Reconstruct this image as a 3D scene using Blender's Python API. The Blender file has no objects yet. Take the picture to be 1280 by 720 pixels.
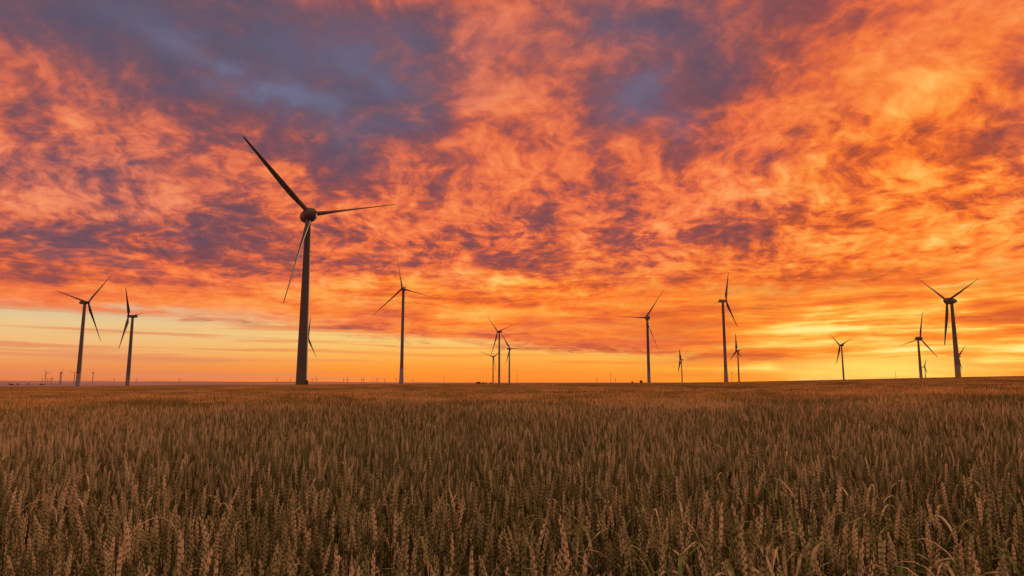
import bpy, math, random
import numpy as np

random.seed(7)
rng = np.random.default_rng(7)
PI = math.pi
R = math.radians
S = bpy.context.scene
COL = S.collection


def lin(r, g, b):
    f = lambda c: (c / 255 / 12.92) if c / 255 <= 0.04045 else ((c / 255 + 0.055) / 1.055) ** 2.4
    return (f(r), f(g), f(b), 1.0)


# ---------------------------------------------------------------- camera
FOC = 853.0                    # focal length in units of a 1280-wide frame
PITCH = R(7.87)
EYE = 1.35
cam_d = bpy.data.cameras.new('camera')
cam = bpy.data.objects.new('camera', cam_d)
COL.objects.link(cam)
cam.location = (0, 0, EYE)
cam.rotation_euler = (PI / 2 + PITCH, 0, 0)
cam_d.sensor_width = 36
cam_d.lens = 36 * FOC / 1280
cam_d.clip_start = 0.05
cam_d.clip_end = 60000
S.camera = cam


def azel(px, py):
    """direction (azimuth, elevation in degrees) of a landmark of the sky as surveyed on the photograph"""
    x = (px - 640) / FOC
    u = (360 - py) / FOC
    v = (x, math.cos(PITCH) - u * math.sin(PITCH), math.sin(PITCH) + u * math.cos(PITCH))
    n = math.sqrt(sum(c * c for c in v))
    return math.degrees(math.atan2(v[0], v[1])), math.degrees(math.asin(v[2] / n))


# ---------------------------------------------------------------- node helper
class NT:
    def __init__(self, tree):
        self.t = tree
        tree.nodes.clear()

    def n(self, kind, **kw):
        o = self.t.nodes.new(kind)
        for k, v in kw.items():
            setattr(o, k, v)
        return o

    def put(self, sock, val):
        if val is None:
            return
        if hasattr(val, 'is_output') or isinstance(val, bpy.types.NodeSocket):
            self.t.links.new(val, sock)
        else:
            sock.default_value = val

    def m(self, op, a, b=None, c=None, clamp=False):
        o = self.n('ShaderNodeMath', operation=op, use_clamp=clamp)
        self.put(o.inputs[0], a)
        self.put(o.inputs[1], b)
        self.put(o.inputs[2], c)
        return o.outputs[0]

    def xyz(self, x=0.0, y=0.0, z=0.0):
        o = self.n('ShaderNodeCombineXYZ')
        self.put(o.inputs[0], x); self.put(o.inputs[1], y); self.put(o.inputs[2], z)
        return o.outputs[0]

    def sep(self, v):
        o = self.n('ShaderNodeSeparateXYZ')
        self.put(o.inputs[0], v)
        return o.outputs

    def vm(self, op, a, b=None, s=None):
        o = self.n('ShaderNodeVectorMath', operation=op)
        self.put(o.inputs[0], a)
        self.put(o.inputs[1], b)
        if s is not None:
            self.put(o.inputs['Scale'], s)
        return o.outputs['Value'] if op in ('LENGTH', 'DOT_PRODUCT') else o.outputs[0]

    def noise(self, v, scale, detail=6.0, rough=0.55, lac=2.0, dist=0.0, col=False, dims='3D'):
        o = self.n('ShaderNodeTexNoise', noise_dimensions=dims)
        self.put(o.inputs['Vector'], v)
        o.inputs['Scale'].default_value = scale
        o.inputs['Detail'].default_value = detail
        o.inputs['Roughness'].default_value = rough
        o.inputs['Lacunarity'].default_value = lac
        o.inputs['Distortion'].default_value = dist
        return o.outputs[1 if col else 0]

    def mr(self, v, a, b, c=0.0, d=1.0, kind='SMOOTHSTEP'):
        o = self.n('ShaderNodeMapRange', interpolation_type=kind)
        for i, q in enumerate((v, a, b, c, d)):
            self.put(o.inputs[i], q)
        return o.outputs[0]

    def ramp(self, v, stops, interp='LINEAR'):
        o = self.n('ShaderNodeValToRGB')
        self.put(o.inputs[0], v)
        cr = o.color_ramp
        cr.interpolation = interp
        while len(cr.elements) > 1:
            cr.elements.remove(cr.elements[-1])
        cr.elements[0].position = stops[0][0]
        cr.elements[0].color = stops[0][1]
        for p, c in stops[1:]:
            cr.elements.new(p).color = c
        return o.outputs[0]

    def curve(self, v, x0, x1, pts):
        """piecewise smooth function of v through pts (x, y); y within 0..1"""
        o = self.n('ShaderNodeFloatCurve')
        self.put(o.inputs['Value'], self.mr(v, x0, x1, kind='LINEAR'))
        c = o.mapping.curves[0]
        P = [((x - x0) / (x1 - x0), y) for x, y in pts]
        c.points[0].location = P[0]
        c.points[1].location = P[-1]
        for p in P[1:-1]:
            c.points.new(*p)
        o.mapping.update()
        return o.outputs[0]

    def mix(self, f, a, b, blend='MIX', clamp=False):
        o = self.n('ShaderNodeMix', data_type='RGBA', blend_type=blend, clamp_result=clamp)
        self.put(o.inputs[0], f)
        self.put(o.inputs[6], a)
        self.put(o.inputs[7], b)
        return o.outputs[2]


# ---------------------------------------------------------------- the sky (world)
SUN_AZ, SUN_EL = 29.5, 1.5

def build_world():
    w = bpy.data.worlds.new('World')
    S.world = w
    w.use_nodes = True
    N = NT(w.node_tree)
    tc = N.n('ShaderNodeTexCoord').outputs['Generated']
    d = N.vm('NORMALIZE', tc)
    x, y, z = N.sep(d)
    az = N.m('MULTIPLY', N.m('ARCTAN2', x, y), 180 / PI)
    el = N.m('MULTIPLY', N.m('ARCSINE', z), 180 / PI)
    # coordinates on the flat cloud deck
    zz = N.m('ADD', N.m('MAXIMUM', z, 0.0), 0.16)
    P = N.xyz(N.m('DIVIDE', x, zz), N.m('DIVIDE', y, zz), 0.0)
    warp = N.noise(P, 1.6, 4, 0.55, col=True)
    warp = N.vm('SUBTRACT', warp, (0.5, 0.5, 0.5))
    Pw = N.vm('ADD', P, N.vm('SCALE', warp, s=0.30))
    z2 = N.m('ADD', N.m('MAXIMUM', z, 0.0), 0.6)
    Q = N.xyz(N.m('DIVIDE', x, z2), N.m('DIVIDE', y, z2), 0.0)
    Qw = N.vm('ADD', Q, N.vm('SCALE', warp, s=0.16))
    # coordinates for broad masses, ragged by the same warp plus a finer one
    A = N.xyz(az, el, 0.0)
    wn = N.vm('SUBTRACT', N.noise(P, 2.6, 5, 0.6, col=True), (0.5, 0.5, 0.5))
    wA = N.xyz(*[N.m('MULTIPLY', q, k) for q, k in zip(N.sep(wn)[:2], (17.0, 9.0))])
    Aw = N.vm('ADD', A, wA)

    def blob(acc, px, py, rx, ry, amp, rot=0.0, vec=None):
        a, e = azel(px, py)
        k = math.degrees(1 / FOC)
        off = math.hypot((px - 640) / FOC, (py - 360) / FOC)
        k *= 1 / (1 + 0.75 * off * off)      # wide-angle stretch toward the corners
        mp = N.n('ShaderNodeMapping', vector_type='TEXTURE')
        N.put(mp.inputs[0], vec if vec is not None else Aw)
        mp.inputs['Location'].default_value = (a, e, 0)
        mp.inputs['Rotation'].default_value = (0, 0, R(rot))
        mp.inputs['Scale'].default_value = (rx * k, ry * k, 1)
        g = N.mr(N.vm('LENGTH', mp.outputs[0]), 1.25, 0.0, 0.0, amp)
        return g if acc is None else N.m('ADD', acc, g)

    # ---- where the deck is thick and unlit (+) or lit from below (-)
    C = None
    for b in CONTROL:
        C = blob(C, *b)
    H = N.m('ADD', HEAT_BASE, 0.0)
    for b in HEAT:
        H = blob(H, *b)
    # ---- cloud texture
    n1 = N.noise(Pw, 2.6, 3, 0.5)
    n2 = N.noise(Qw, 12.5, 5, 0.56)
    n3 = N.noise(Qw, 42.0, 5, 0.6)
    n4 = N.m('SUBTRACT', N.noise(Pw, 15.0, 4, 0.55), 0.5)
    t1 = N.m('SUBTRACT', n1, 0.5)
    t2 = N.m('SUBTRACT', n2, 0.5)
    t3 = N.m('SUBTRACT', n3, 0.5)
    # ripples lying across the view near the horizon
    ripv = N.xyz(N.m('MULTIPLY', az, 0.05), N.m('MULTIPLY_ADD', az, 0.02, N.m('MULTIPLY', el, 0.75)), 0.0)
    rip = N.m('SUBTRACT', N.noise(N.vm('ADD', ripv, N.vm('SCALE', warp, s=1.6)), 1.3, 5, 0.55), 0.5)
    ripk = N.mr(el, 7.0, 14.0, 1.7, 0.15)
    blk = N.mr(el, 4.5, 13.0, 0.14, 1.0)
    T = N.m('MULTIPLY_ADD', N.m('MULTIPLY', t1, TEX[0]), N.mr(el, 4.0, 12.0, 0.45, 1.0), C)
    softk = N.m('MULTIPLY', blk, N.mr(el, 16.0, 26.0, 1.0, 0.7))
    T = N.m('MULTIPLY_ADD', N.m('MULTIPLY', t2, TEX[1]), softk, T)
    T = N.m('MULTIPLY_ADD', N.m('MULTIPLY', t3, TEX[2]), N.m('MULTIPLY', blk, N.mr(el, 12.0, 24.0, 1.0, 0.5)), T)
    T = N.m('MULTIPLY_ADD', n4, N.m('MULTIPLY', N.mr(el, 5.0, 9.0, 0.25, 1.1), N.mr(el, 11.0, 21.0, 1.0, 0.25)), T)
    T = N.m('MULTIPLY_ADD', rip, ripk, T)
    T = N.m('SUBTRACT', N.m('ADD', T, TEX[3]), 0.5)
    T = N.m('MULTIPLY_ADD', N.m('TANH', N.m('MULTIPLY', T, 1.75)), 0.54, 0.5, clamp=True)
    cool = N.ramp(T, RAMP_COOL)
    mid = N.ramp(T, RAMP_MID)
    hot = N.ramp(T, RAMP_HOT)
    deck = N.mix(N.mr(H, 0.0, 0.5), cool, mid)
    deck = N.mix(N.mr(H, 0.5, 1.0), deck, hot)
    # thin slate-blue openings high in the deck
    B = None
    for b in BLUE:
        B = blob(B, *b)
    B = N.m('MULTIPLY', N.m('MINIMUM', B, 1.0), N.mr(N.m('ADD', n2, N.m('MULTIPLY', t1, 0.7)), 0.36, 0.62, 0.25, 1.0))
    deck = N.mix(B, deck, lin(114, 112, 140))
    # ---- clear sky under the edge of the deck: Nishita sky graded by the dusk band
    sk = N.n('ShaderNodeTexSky', sky_type='NISHITA')
    sk.sun_disc = False
    sk.sun_elevation = R(SUN_EL)
    sk.sun_rotation = R(SUN_AZ)
    sk.dust_density = 3.0
    nish = N.mix(1.0, sk.outputs[0], (0.05, 0.05, 0.05, 1), 'MULTIPLY')
    e01 = N.mr(el, -1.0, 8.0, kind='LINEAR')
    q = lambda e: (e + 1) / 9
    left = N.ramp(e01, [(q(-1), lin(218, 118, 74)), (q(0.2), lin(228, 128, 76)), (q(1.2), lin(238, 146, 82)), (q(2.4), lin(243, 182, 112)),
                        (q(4.2), lin(236, 198, 140)), (q(5.4), lin(210, 192, 158)), (q(6.4), lin(236, 150, 96))])
    cen = N.ramp(e01, [(q(-1), lin(255, 132, 44)), (q(0.2), lin(255, 138, 48)), (q(1.2), lin(255, 156, 56)), (q(2.4), lin(254, 184, 84)),
                       (q(3.6), lin(248, 204, 120)), (q(5.5), lin(250, 160, 90))])
    rgt = N.ramp(e01, [(q(-1), lin(255, 150, 40)), (q(0.0), lin(255, 158, 44)), (q(0.9), lin(255, 186, 66)), (q(2.0), lin(255, 208, 96)),
                       (q(3.2), lin(255, 208, 104)), (q(5.0), lin(255, 190, 90))])
    clear = N.mix(N.mr(az, -33.0, -8.0), left, cen)
    clear = N.mix(N.mr(N.vm('DOT_PRODUCT', A, (1, 0, 0)), 0.0, 26.0), clear, rgt)
    streak = N.noise(N.vm('ADD', N.xyz(N.m('MULTIPLY', az, 0.03), N.m('MULTIPLY_ADD', az, 0.012, N.m('MULTIPLY', el, 1.2)), 0.0), N.vm('SCALE', warp, s=0.3)), 1.4, 4, 0.5)
    st = N.mr(streak, 0.48, 0.62, 0.0, 0.75)
    clear = N.mix(st, clear, N.mix(N.mr(az, -30.0, 10.0), lin(228, 136, 92), lin(255, 146, 50)))
    clear = N.mix(0.06, clear, nish, 'ADD')
    # ragged lower edge of the deck
    edge = N.curve(az, -45.0, 45.0, EDGE)
    edge = N.m('MULTIPLY', edge, 10.0)
    er = N.m('MULTIPLY_ADD', rip, 3.4, N.m('MULTIPLY_ADD', t1, 0.5, el))
    k = N.mr(N.m('SUBTRACT', er, edge), -0.35, 0.9)
    # on the sunset side the deck thins into long bright streaks instead of an edge
    thin = N.mr(az, 4.0, 24.0)
    sky = N.mix(k, clear, deck)
    sv = N.vm('ADD', N.xyz(N.m('MULTIPLY', az, 0.07), N.m('MULTIPLY_ADD', az, -0.012, el), 0.0), N.vm('SCALE', warp, s=0.9))
    s1 = N.m('MULTIPLY_ADD', N.m('SUBTRACT', N.noise(sv, 0.85, 5, 0.6), 0.5), 2.9, N.mr(el, 0.5, 8.0, 0.58, 0.36))
    s1 = N.m('SUBTRACT', s1, N.mr(az, 27.0, 9.0, 0.0, 0.32))
    s1 = N.m('MULTIPLY_ADD', t2, N.mr(el, 2.0, 8.0, 0.2, 1.3), s1, clamp=True)
    band = N.ramp(s1, [(0.0, lin(214, 98, 48)), (0.25, lin(250, 124, 44)), (0.45, lin(255, 150, 50)), (0.62, lin(255, 188, 78)), (0.8, lin(255, 224, 118)), (1.0, lin(255, 242, 160))])
    sky = N.mix(N.m('MULTIPLY', thin, N.m('MULTIPLY', N.mr(el, 0.0, 1.6, 0.35, 1.0), N.mr(el, 9.5, 4.5))), sky, band)
    # afterglow low over the place where the sun went down
    gl = blob(None, 1095, 458, 180, 17, 0.8, vec=A)
    sky = N.mix(gl, sky, lin(255, 232, 110), 'MIX')
    # unseen sky behind and overhead, brightened to light the wheat
    back = N.mr(y, 0.35, -0.35)
    over = N.mr(el, 36.0, 70.0)
    bf = N.m('MAXIMUM', back, over)
    dusk = N.mix(N.mr(n2, 0.4, 0.6), lin(168, 136, 132), lin(214, 154, 132))
    dusk = N.mix(N.mr(z, 0.45, 0.85), dusk, N.mix(N.mr(n2, 0.4, 0.6), lin(222, 158, 132), lin(255, 190, 150)))
    sky = N.mix(bf, sky, dusk)
    # below the horizon
    sky = N.mix(N.mr(el, -2.5, -1.0, 1.0, 0.0), sky, lin(88, 58, 42))
    bg = N.n('ShaderNodeBackground')
    N.put(bg.inputs[0], sky)
    bg.inputs[1].default_value = 1.0
    out = N.n('ShaderNodeOutputWorld')
    N.t.links.new(bg.outputs[0], out.inputs[0])
    w.cycles.sampling_method = 'MANUAL'
    w.cycles.sample_map_resolution = 1024


RAMP_COOL = [(0.0, lin(238, 134, 104)), (0.22, lin(212, 116, 100)), (0.42, lin(170, 100, 98)), (0.62, lin(130, 90, 98)), (0.82, lin(106, 86, 102)), (1.0, lin(90, 84, 106))]
RAMP_MID = [(0.0, lin(255, 168, 98)), (0.22, lin(252, 134, 76)), (0.45, lin(238, 112, 66)), (0.62, lin(204, 96, 70)), (0.8, lin(158, 82, 76)), (1.0, lin(116, 72, 80))]
RAMP_HOT = [(0.0, lin(255, 210, 120)), (0.15, lin(255, 178, 82)), (0.38, lin(255, 146, 56)), (0.6, lin(252, 118, 46)), (0.8, lin(206, 92, 48)), (1.0, lin(146, 70, 50))]
TEX = (1.25, 2.05, 1.75, 0.515)
# broad masses: x, y, rx, ry, amount, tilt
CONTROL = [
    (180, 10, 520, 210, 0.44, -6), (430, 90, 170, 160, 0.28, 0), (480, 170, 90, 80, 0.22, 0), (330, 150, 150, 60, 0.18, -20),
    (40, 20, 200, 90, 0.16, -10),
    (90, 130, 150, 40, -0.26, -25), (30, 160, 60, 30, 0.22, 0), (20, 290, 150, 30, 0.34, 0), (170, 300, 150, 34, 0.28, 0), (330, 290, 120, 30, 0.2, 0), (200, 240, 150, 60, -0.16, -10),
    (300, 310, 120, 30, 0.18, 0), (610, 90, 70, 150, -0.20, 0), (600, 260, 110, 70, -0.10, 0),
    (850, 60, 230, 130, 0.45, -20), (760, 130, 90, 70, 0.24, 0), (880, 130, 60, 80, 0.20, 0), (1040, 0, 120, 60, 0.34, 0), (560, 300, 420, 60, 0.10, 0), (660, 30, 50, 40, -0.15, 0),
    (1230, 80, 50, 45, 0.34, 0), (1130, 170, 60, 40, 0.14, 0), (880, 290, 130, 30, 0.32, 12), (760, 300, 80, 24, 0.16, 0),
    (1050, 360, 120, 26, 0.24, 0), (1220, 215, 90, 18, 0.26, 0), (1000, 130, 200, 90, -0.16, 0), (960, 230, 150, 50, -0.20, 10),
    (1180, 300, 140, 50, -0.18, 0), (1120, 400, 300, 30, -0.14, 0), (470, 330, 100, 24, 0.10, 0), (60, 340, 160, 20, 0.12, 0), (300, 385, 560, 40, -0.22, 4),
    (530, 20, 60, 60, 0.12, 0),
]
HEAT_BASE = 0.42
HEAT = [
    (220, 20, 520, 190, -0.40, 0), (300, 372, 520, 48, 0.30, 0), (800, 40, 260, 150, -0.30, 0), (560, 120, 120, 150, -0.08, 0), (450, 150, 130, 110, -0.20, 0), (110, 235, 300, 120, -0.24, 0), (560, 60, 160, 120, -0.12, 0),
    (1150, 330, 420, 190, 0.55, 0), (1150, 130, 270, 190, 0.45, 0), (680, 370, 330, 75, 0.42, 0), (900, 420, 420, 70, 0.25, 0),
]
BLUE = [(300, 85, 90, 36, 0.7, -20), (390, 125, 110, 34, 0.75, -20), (440, 60, 130, 60, 0.5, 0), (240, 50, 160, 50, 0.4, -20), (800, 115, 70, 30, 0.6, 0), (850, 150, 50, 26, 0.4, 0), (500, 110, 60, 60, 0.4, 0), (770, 60, 60, 40, 0.3, 0)]
# lower edge of the cloud deck: azimuth, elevation / 10
EDGE = [(-45, 0.48), (-36, 0.48), (-27, 0.49), (-15, 0.42), (-8, 0.35), (0, 0.28), (8, 0.22), (24, 0.16), (45, 0.12)]
build_world()

sun_d = bpy.data.lights.new('sun', 'SUN')
sun_d.energy = 1.4
sun_d.angle = R(10)
sun_d.color = (1.0, 0.62, 0.36)
sun = bpy.data.objects.new('sun', sun_d)
COL.objects.link(sun)
sun.location = (300, 500, 200)
_e = 7.0
sun.rotation_euler = (R(90 - _e), 0, R(180 - SUN_AZ))


# ---------------------------------------------------------------- materials
def material(name, col, rough=0.6, spec=0.3, extra=None):
    m = bpy.data.materials.new(name)
    m.use_nodes = True
    N = NT(m.node_tree)
    b = N.n('ShaderNodeBsdfPrincipled')
    b.inputs['Base Color'].default_value = (*col, 1)
    b.inputs['Roughness'].default_value = rough
    b.inputs['Specular IOR Level'].default_value = spec
    o = N.n('ShaderNodeOutputMaterial')
    N.t.links.new(b.outputs[0], o.inputs[0])
    if extra:
        extra(N, b, o)
    return m


def paint(c0, c1, scale=0.6):
    def f(N, b, o):
        p = N.n('ShaderNodeTexCoord').outputs['Object']
        s = N.xyz(*[N.m('MULTIPLY', q, k) for q, k in zip(N.sep(p), (1, 1, 0.15))])
        N.put(b.inputs['Base Color'], N.ramp(N.noise(s, scale, 6, 0.6), [(0.35, (*c0, 1)), (0.65, (*c1, 1))]))
    return f


def tower_mat(name, bands, rough=0.55):
    """bands: (height share, colour) read up the tower, streaked by weather"""
    def f(N, b, o):
        tc = N.n('ShaderNodeTexCoord')
        g = N.sep(tc.outputs['Generated'])[2]
        c = N.ramp(g, [(p, (*q, 1)) for p, q in bands], 'CONSTANT')
        p = tc.outputs['Object']
        s = N.xyz(*[N.m('MULTIPLY', q, k) for q, k in zip(N.sep(p), (3, 3, 6))])
        st = N.noise(s, 1.2, 6, 0.6)
        fl = N.m('FRACT', N.m('MULTIPLY', g, 5.0))
        seam = N.mr(N.m('ABSOLUTE', N.m('SUBTRACT', fl, 0.5)), 0.49, 0.5, 0.0, 0.5)
        c = N.mix(N.mr(st, 0.35, 0.7, 0.0, 0.35), c, (0.12, 0.09, 0.08, 1))
        N.put(b.inputs['Base Color'], N.mix(seam, c, (0.08, 0.06, 0.06, 1)))
    return material(name, (0.3, 0.3, 0.3), rough, 0.3, f)


G1 = (0.09, 0.072, 0.08)
M_TOWER_GREY = tower_mat('grey_tower_paint', [(0.0, (0.095, 0.10, 0.05)), (0.05, (0.095, 0.09, 0.065)), (0.10, (0.095, 0.08, 0.07)), (0.15, G1)])
M_TOWER_BAND = tower_mat('banded_tower_paint', [(0.0, (0.28, 0.27, 0.33)), (0.188, (0.30, 0.03, 0.02)), (0.212, (0.14, 0.11, 0.12))])
M_TOWER_PLAIN = tower_mat('plain_tower_paint', [(0.0, (0.24, 0.20, 0.21)), (0.2, (0.15, 0.12, 0.13)), (0.5, (0.11, 0.085, 0.095))])
M_BLADE = material('grey_blade_paint', (0.2, 0.19, 0.19), 0.45, 0.35, paint((0.08, 0.07, 0.07), (0.12, 0.10, 0.10)))
M_NAC = material('grey_nacelle_paint', (0.25, 0.22, 0.22), 0.5, 0.35, paint((0.08, 0.06, 0.062), (0.12, 0.095, 0.098)))
M_DARK = material('dark_seal', (0.05, 0.045, 0.045), 0.7, 0.2, paint((0.04, 0.035, 0.035), (0.07, 0.06, 0.06)))
M_CONC = material('concrete_foot', (0.3, 0.28, 0.26), 0.9, 0.1, paint((0.24, 0.22, 0.2), (0.36, 0.33, 0.3)))
M_WOOD = material('weathered_wood', (0.1, 0.07, 0.05), 0.9, 0.1, paint((0.07, 0.05, 0.035), (0.14, 0.1, 0.07)))
M_STEEL = material('dull_steel', (0.2, 0.19, 0.19), 0.5, 0.4, paint((0.15, 0.14, 0.14), (0.24, 0.22, 0.22)))


# ---------------------------------------------------------------- mesh building
class MB:
    def __init__(self):
        self.v, self.f = [], []

    def add(self, vs, fs):
        o = len(self.v)
        self.v += [tuple(q) for q in vs]
        self.f += [tuple(i + o for i in q) for q in fs]
        return self

    def loft(self, rings, cap=True):
        n = len(rings[0])
        vs = [p for r in rings for p in r]
        fs = []
        for i in range(len(rings) - 1):
            for j in range(n):
                k = (j + 1) % n
                fs.append((i * n + j, i * n + k, (i + 1) * n + k, (i + 1) * n + j))
        if cap:
            fs.append(tuple(reversed(range(n))))
            fs.append(tuple((len(rings) - 1) * n + j for j in range(n)))
        return self.add(vs, fs)

    def lathe(self, prof, n=32, axis='z'):
        rings = []
        for r, h in prof:
            ring = []
            for j in range(n):
                a = 2 * PI * j / n
                p = (r * math.cos(a), r * math.sin(a), h)
                if axis == 'y':          # along +y
                    p = (r * math.cos(a), h, -r * math.sin(a))
                ring.append(p)
            rings.append(ring)
        return self.loft(rings)

    def box(self, c, s):
        x, y, z = c
        a, b, d = [q / 2 for q in s]
        vs = [(x + i * a, y + j * b, z + k * d) for k in (-1, 1) for i, j in ((-1, -1), (1, -1), (1, 1), (-1, 1))]
        return self.add(vs, [(3, 2, 1, 0), (4, 5, 6, 7), (0, 1, 5, 4), (1, 2, 6, 5), (2, 3, 7, 6), (3, 0, 4, 7)])

    def tube(self, pts, rad, n=6):
        rings = []
        for i, p in enumerate(pts):
            p = np.array(p, float)
            t = np.array(pts[min(i + 1, len(pts) - 1)], float) - np.array(pts[max(i - 1, 0)], float)
            t /= np.linalg.norm(t)
            a = np.cross(t, (0, 1, 0) if abs(t[1]) < 0.9 else (1, 0, 0))
            a /= np.linalg.norm(a)
            b = np.cross(t, a)
            r = rad[i] if hasattr(rad, '__len__') else rad
            rings.append([p + r * (a * math.cos(2 * PI * j / n) + b * math.sin(2 * PI * j / n)) for j in range(n)])
        return self.loft(rings)

    def mesh(self, name, mat, smooth=True):
        me = bpy.data.meshes.new(name)
        me.from_pydata(self.v, [], self.f)
        me.materials.append(mat)
        if smooth:
            me.polygons.foreach_set('use_smooth', [len(p.vertices) <= 4 for p in me.polygons])
        me.update()
        return me


def obj(name, mesh, parent=None, loc=(0, 0, 0), rot=(0, 0, 0), scale=(1, 1, 1)):
    o = bpy.data.objects.new(name, mesh)
    COL.objects.link(o)
    o.location, o.rotation_euler, o.scale = loc, rot, scale
    if parent:
        o.parent = parent
    return o


def tag(o, label=None, cat=None, group=None, kind=None):
    if label: o['label'] = label
    if cat: o['category'] = cat
    if group: o['group'] = group
    if kind: o['kind'] = kind
    return o


# ---------------------------------------------------------------- terrain
LINE_T = np.array([-1.2, -0.75, -0.51, -0.31, -0.16, 0.0, 0.25, 0.31, 0.40, 0.484, 0.6, 0.75, 1.2])
LINE_O = np.array([-7.5, -6.6, -4.6, -3.3, -2.3, -1.7, -0.7, 0.0, 1.5, 3.0, 5.3, 7.7, 12.0])
CREST = 250.0
WHEAT_H = 0.85


def ground_z(x, y):
    x = np.asarray(x, float); y = np.asarray(y, float)
    ys = np.maximum(y, 1e-3)
    t = np.clip(x / ys, -1.2, 1.2)
    off = np.interp(t, LINE_T, LINE_O)
    G = EYE + CREST * off / FOC - WHEAT_H
    near = G * np.clip(y, 0, CREST) / CREST
    zf = np.interp(t, [-0.8, -0.35, -0.1, 0.3, 0.6, 0.8], [-16, -14, -8, -4, 7, 9])
    s = np.clip((y - CREST) / 1300, 0, 1)
    s = s * s * (3 - 2 * s) * 0.75 + s * 0.25
    z = near * (1 - s) + zf * s
    return np.where(y > CREST, z, near)


def ground_mat():
    def f(N, b, o):
        p = N.n('ShaderNodeNewGeometry').outputs['Position']
        x, y, z = N.sep(p)
        soil = N.ramp(N.noise(p, 9.0, 8, 0.65), [(0.3, (0.03, 0.02, 0.012, 1)), (0.7, (0.08, 0.055, 0.034, 1))])
        # beyond the wheat: ploughed and stubble strips, in evening haze
        v = N.n('ShaderNodeTexVoronoi', feature='F1')
        N.put(v.inputs['Vector'], N.xyz(N.m('MULTIPLY', x, 0.0011), N.m('MULTIPLY', y, 0.0011), 0))
        v.inputs['Scale'].default_value = 1.0
        cell = N.sep(v.outputs['Color'])[0]
        far = N.ramp(cell, [(0.0, (0.20, 0.15, 0.13, 1)), (0.35, (0.34, 0.25, 0.22, 1)), (0.6, (0.24, 0.17, 0.16, 1)), (0.85, (0.42, 0.31, 0.27, 1))], 'CONSTANT')
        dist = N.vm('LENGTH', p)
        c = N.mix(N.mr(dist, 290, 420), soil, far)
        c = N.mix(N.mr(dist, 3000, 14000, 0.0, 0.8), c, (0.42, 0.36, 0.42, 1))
        N.put(b.inputs['Base Color'], c)
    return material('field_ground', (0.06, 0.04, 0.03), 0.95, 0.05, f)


def build_ground():
    ys = np.concatenate([[-60, -30, -10, -3], np.linspace(0, 60, 31), np.linspace(65, 300, 48), np.linspace(320, 2000, 85), np.geomspace(2100, 40000, 40)])
    ts = np.linspace(-1.2, 1.2, 97)
    V, Fc = [], []
    for y in ys:
        w = max(y, 0) + 60
        # rows keep constant t far out and stay wide close to the viewer
        xs = ts * w
        for x, zz in zip(xs, ground_z(xs, np.full_like(xs, y))):
            V.append((x, y, zz))
    n = len(ts)
    for i in range(len(ys) - 1):
        for j in range(n - 1):
            a = i * n + j
            Fc.append((a, a + 1, a + n + 1, a + n))
    me = bpy.data.meshes.new('ground')
    me.from_pydata(V, [], Fc)
    me.polygons.foreach_set('use_smooth', [True] * len(Fc))
    me.materials.append(ground_mat())
    tag(obj('ground', me), kind='structure')


build_ground()


def build_hills():
    def f(N, b, o):
        p = N.n('ShaderNodeNewGeometry').outputs['Position']
        s = N.xyz(*[N.m('MULTIPLY', q, k) for q, k in zip(N.sep(p), (0.0008, 0.0008, 0.03))])
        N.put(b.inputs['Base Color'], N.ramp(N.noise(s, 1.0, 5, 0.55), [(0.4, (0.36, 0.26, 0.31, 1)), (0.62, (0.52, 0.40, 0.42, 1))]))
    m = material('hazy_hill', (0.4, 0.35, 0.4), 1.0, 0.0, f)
    D = 11000.0
    ts = np.linspace(-1.35, 0.1, 200)
    V, Fc = [], []
    for k, dd in enumerate((0, 700, 1500, 2600)):
        for t in ts:
            prof = np.interp(t, [-1.35, -1.0, -0.75, -0.70, -0.64, -0.58, -0.48, -0.40, -0.25, -0.10, 0.1], [45, 40, 24, 20, 25, 17, 12, 13, 6, -4, -12])
            prof += 2.0 * math.sin(t * 31) + 1.2 * math.sin(t * 77 + 1)
            h = -18 + (prof + 18) * (0, 0.45, 0.85, 1.0)[k]
            V.append((t * D, D + dd, h))
    n = len(ts)
    for i in range(3):
        for j in range(n - 1):
            a = i * n + j
            Fc.append((a, a + 1, a + n + 1, a + n))
    me = bpy.data.meshes.new('hills')
    me.from_pydata(V, [], Fc)
    me.polygons.foreach_set('use_smooth', [True] * len(Fc))
    me.materials.append(m)
    tag(obj('hills', me), kind='structure')


build_hills()


# ---------------------------------------------------------------- wheat
def np_join(parts):
    vs, fs, o = [], [], 0
    for v, f in parts:
        vs.append(v); fs.append(f + o); o += len(v)
    return np.concatenate(vs), np.concatenate(fs)


def ear_path(h, lean, az, L, nod):
    """centre line of one stalk: straw leaning out, ear nodding a little further"""
    c, s = math.cos(az), math.sin(az)
    pts = []
    for q in (0, 0.35, 0.7, 1.0):
        a = lean * q * q * h
        pts.append((a * c, a * s, h * q))
    return pts


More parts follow.
